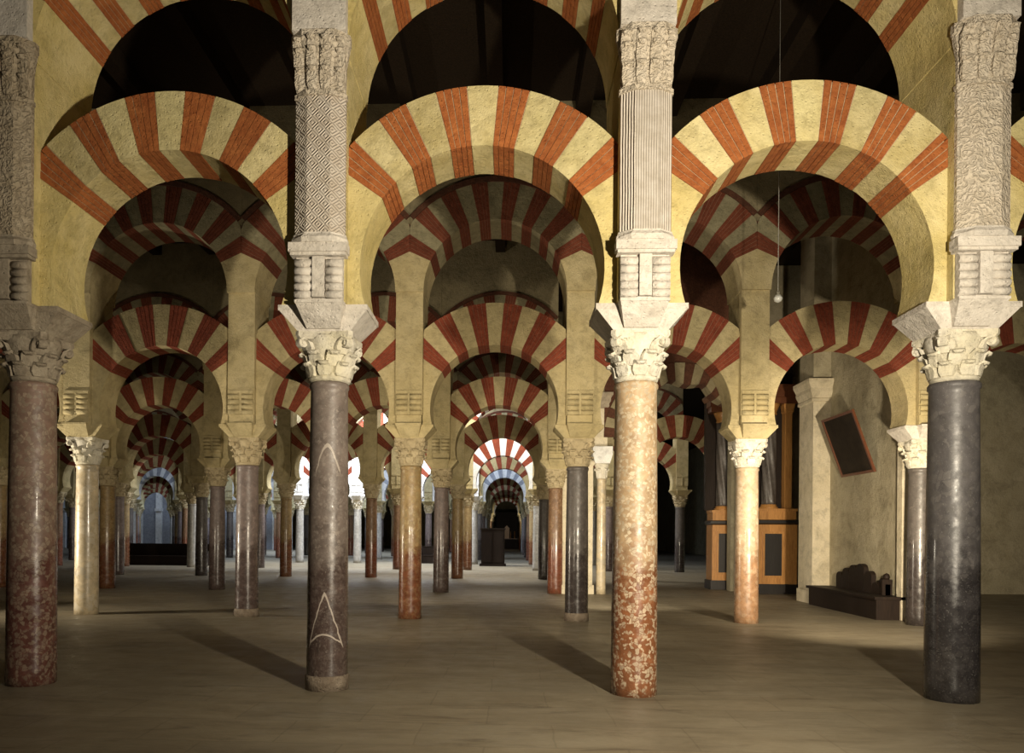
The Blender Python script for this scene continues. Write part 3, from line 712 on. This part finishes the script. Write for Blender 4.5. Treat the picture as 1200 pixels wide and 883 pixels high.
# ------------------------------------------------------------------ pale pier and lobed arch closing the third row
Y3 = 2*A
t = thing('pale_pier', 'pale lit masonry pier behind the slate column of the second row', 'pier', (7.0, Y3+0.2, 0))
build(MB().box(-0.42, 0.42, -0.3, 0.3, 0, 3.55).box(-0.46, 0.46, -0.34, 0.3, 0, 0.25), 'shaft', 'chapel_pale', t)
build(mould(-0.42, 0.42, -0.3, 0.3, [(0, 3.55), (0.05, 3.60), (0.05, 3.66), (0.02, 3.7)]), 'impost', 'chapel_pale', t)
t = thing('marble_column', 'thin pale column with white impost block beside the pale pier', 'column', (7.66, Y3-0.05, 0))
build(shaft_mb(3.2, 0.135, 0.125, 24), 'shaft', 'm_ivory', t)
mb = MB(); mb.lathe([(0.125, 3.2), (0.15, 3.22), (0.13, 3.25), (0.14, 3.4), (0.2, 3.56), (0.21, 3.62)], 20)
for k in range(6): leaf_mb(0.24, 0.12, 0.05, 0.128, 3.24, k*PI/3, 0.0, mb)
build(mb, 'capital', 'capital_stone', t)
build(MB().frustum(0.2, 0.2, 0.27, 0.25, 3.62, 3.86).box(-0.27, 0.27, -0.25, 0.25, 3.86, 4.08), 'impost_block', 'white_and_daylit_plaster', t)
t = thing('pale_pier', 'pale upper wall pier with grey cornice above the thin pale column', 'pier', (7.2, Y3+0.2, 0))
build(MB().box(-0.62, 0.60, -0.32, 0.3, 4.08, 5.15), 'shaft', 'chapel_pale', t)
build(mould(-0.62, 0.60, -0.32, 0.3, [(0, 5.15), (0.04, 5.2), (0.04, 5.28), (0.08, 5.34), (0.08, 5.42), (0.14, 5.52), (0.14, 5.58)]), 'cornice', 'capital_brown', t)
build(MB().box(-0.62, 0.60, -0.32, 0.3, 5.58, 9.7), 'upper_shaft', 'wall_upper', t)
t = thing('lobed_arch', 'dark many-lobed ribbed arch deep behind the cream front column', 'arch', (9.75, Y3+0.1, 0))
zc, R0 = 4.35, 1.62
NL = 23
for k in range(NL):
    a, b = PI*k/NL, PI*(k+1)/NL
    def rin(q): return R0-0.16*abs(math.sin(q*5.5))
    mb = MB(); n = 3
    inner = [(rin(a+(b-a)*q/n)*math.cos(a+(b-a)*q/n), zc+rin(a+(b-a)*q/n)*math.sin(a+(b-a)*q/n)) for q in range(n+1)]
    outer = [(2.05*math.cos(b+(a-b)*q/n), zc+2.05*math.sin(b+(a-b)*q/n)) for q in range(n+1)]
    e = 0.03 if k % 2 else 0.0
    mb.prism(inner[::-1]+outer[::-1], -0.28-e, 0.28)
    build(mb, 'voussoir', 'wall_upper' if k % 2 else 'brick_dark', t)
mb = MB()
pts = [(2.04*math.cos(PI*q/16), zc+2.04*math.sin(PI*q/16)) for q in range(17)]
for a, b in zip(pts, pts[1:]): mb.prism([a, (a[0], 9.7), (b[0], 9.7), b], -0.24, 0.26)
build(mb, 'spandrel', 'brick_dark', t)
for sx in (-1, 1): build(MB().box(min(sx*1.78, sx*2.05), max(sx*1.78, sx*2.05), -0.2, 0.2, 0 if sx > 0 else 4.1, zc), 'jamb', 'wall_upper', t)

# ------------------------------------------------------------------ hanging lamp on its cord
t = thing('hanging_lamp', 'small glass lamp on a long thin cord in the right-hand bay', 'lamp', (8.99, 3.4, 5.05))
build(MB().lathe([(0.006, 0.16), (0.006, 4.65)], 6), 'cord', 'wood_black' if False else 'cord_grey', t)
build(MB().lathe([(0.004, 0.17), (0.03, 0.15), (0.02, 0.12), (0.05, 0.10)], 12), 'cap', 'metal_dull', t)
build(MB().lathe([(0.045, 0.10), (0.065, 0.06), (0.05, 0.02), (0.01, 0.0)], 12), 'bowl', 'lamp_glass', t)

# ------------------------------------------------------------------ furniture and end wall far back
def pew(x, y, w_, h, d, label):
    t = thing('wooden_pew', label, 'pew', (x, y, 0), 'dark furniture far back')
    build(MB().box(-w_/2, w_/2, -d/2, d/2-0.06, 0.40, 0.46), 'seat', 'wood_dark', t)
    build(MB().box(-w_/2, w_/2, d/2-0.06, d/2, 0.0, h).box(-w_/2, w_/2, d/2-0.08, d/2+0.02, h, h+0.05), 'backrest', 'wood_dark', t)
    for sx in (-1, 1): build(MB().box(sx*w_/2-0.04, sx*w_/2+0.04, -d/2, d/2, 0, 0.7), 'end_panel', 'wood_dark', t)
    build(MB().box(-w_/2, w_/2, -d/2+0.02, -d/2+0.05, 0, 0.40), 'front_board', 'wood_dark', t)
pew(-11.6, 28.9, 4.2, 1.0, 0.6, 'long dark wooden pew far back between the ivory and mauve columns')
pew(0.85, 34.6, 1.3, 0.9, 0.5, 'short dark pew far back right of the golden second-row column')
t = thing('wooden_cabinet', 'tall dark wooden confessional block standing in the central vista', 'cabinet', (4.28, 32.0, 0))
build(MB().box(-0.60, 0.60, -0.4, 0.4, 0.1, 1.85), 'body', 'wood_dark', t)
build(MB().box(-0.68, 0.68, -0.48, 0.44, 0, 0.12), 'plinth', 'wood_dark', t)
build(mould(-0.60, 0.60, -0.4, 0.4, [(0, 1.85), (0.05, 1.9), (0.05, 1.95)]), 'cornice', 'wood_dark', t)
for sx in (-0.29, 0.29): build(MB().box(sx-0.24, sx+0.24, -0.425, -0.4, 0.2, 1.75), 'door', 'wood_dark', t)

wf = structure(build(MB().box(-44, -16, 9.6*A, 9.6*A+0.4, 0, 9.7), 'wall_far_left', 'grey_and_bluelit_plaster'))
pm = MB().box(-0.28, 0.28, -0.22, 0, 0, 3.6).box(-0.36, 0.36, -0.30, 0, 3.6, 3.9).box(-0.28, 0.28, -0.22, 0, 3.9, 9.0).mesh('pilaster', 'white_and_daylit_plaster')
for k in range(14): link('pilaster', pm, wf, (-42+1.9*k, 9.6*A, 0))
t = thing('gilded_altar', 'dark altar with gilded ornaments at the far end of the central vista', 'altar', (4.85, 12*A, 0))
build(MB().box(-1.3, 1.3, -0.6, 0.4, 0, 1.1), 'table', 'wood_dark', t)
build(MB().box(-1.35, 1.35, -0.65, 0.4, 1.1, 1.18), 'mensa', 'wood_red', t)
build(MB().box(-1.25, 1.25, 0.2, 0.4, 1.18, 4.2), 'retable', 'wood_dark', t)
for q in (-0.9, -0.45, 0.45, 0.9): build(MB().lathe([(0.09, 1.18), (0.05, 1.25), (0.03, 1.6), (0.05, 1.62), (0.03, 2.0), (0.01, 2.05)], 8, q, -0.1), 'candlestick', 'wood_gold', t)
build(MB().box(-0.3, 0.3, -0.05, 0.2, 1.18, 2.3).prism([(-0.36, 2.3), (0.36, 2.3), (0, 2.7)], -0.08, 0.2), 'tabernacle', 'wood_gold', t)
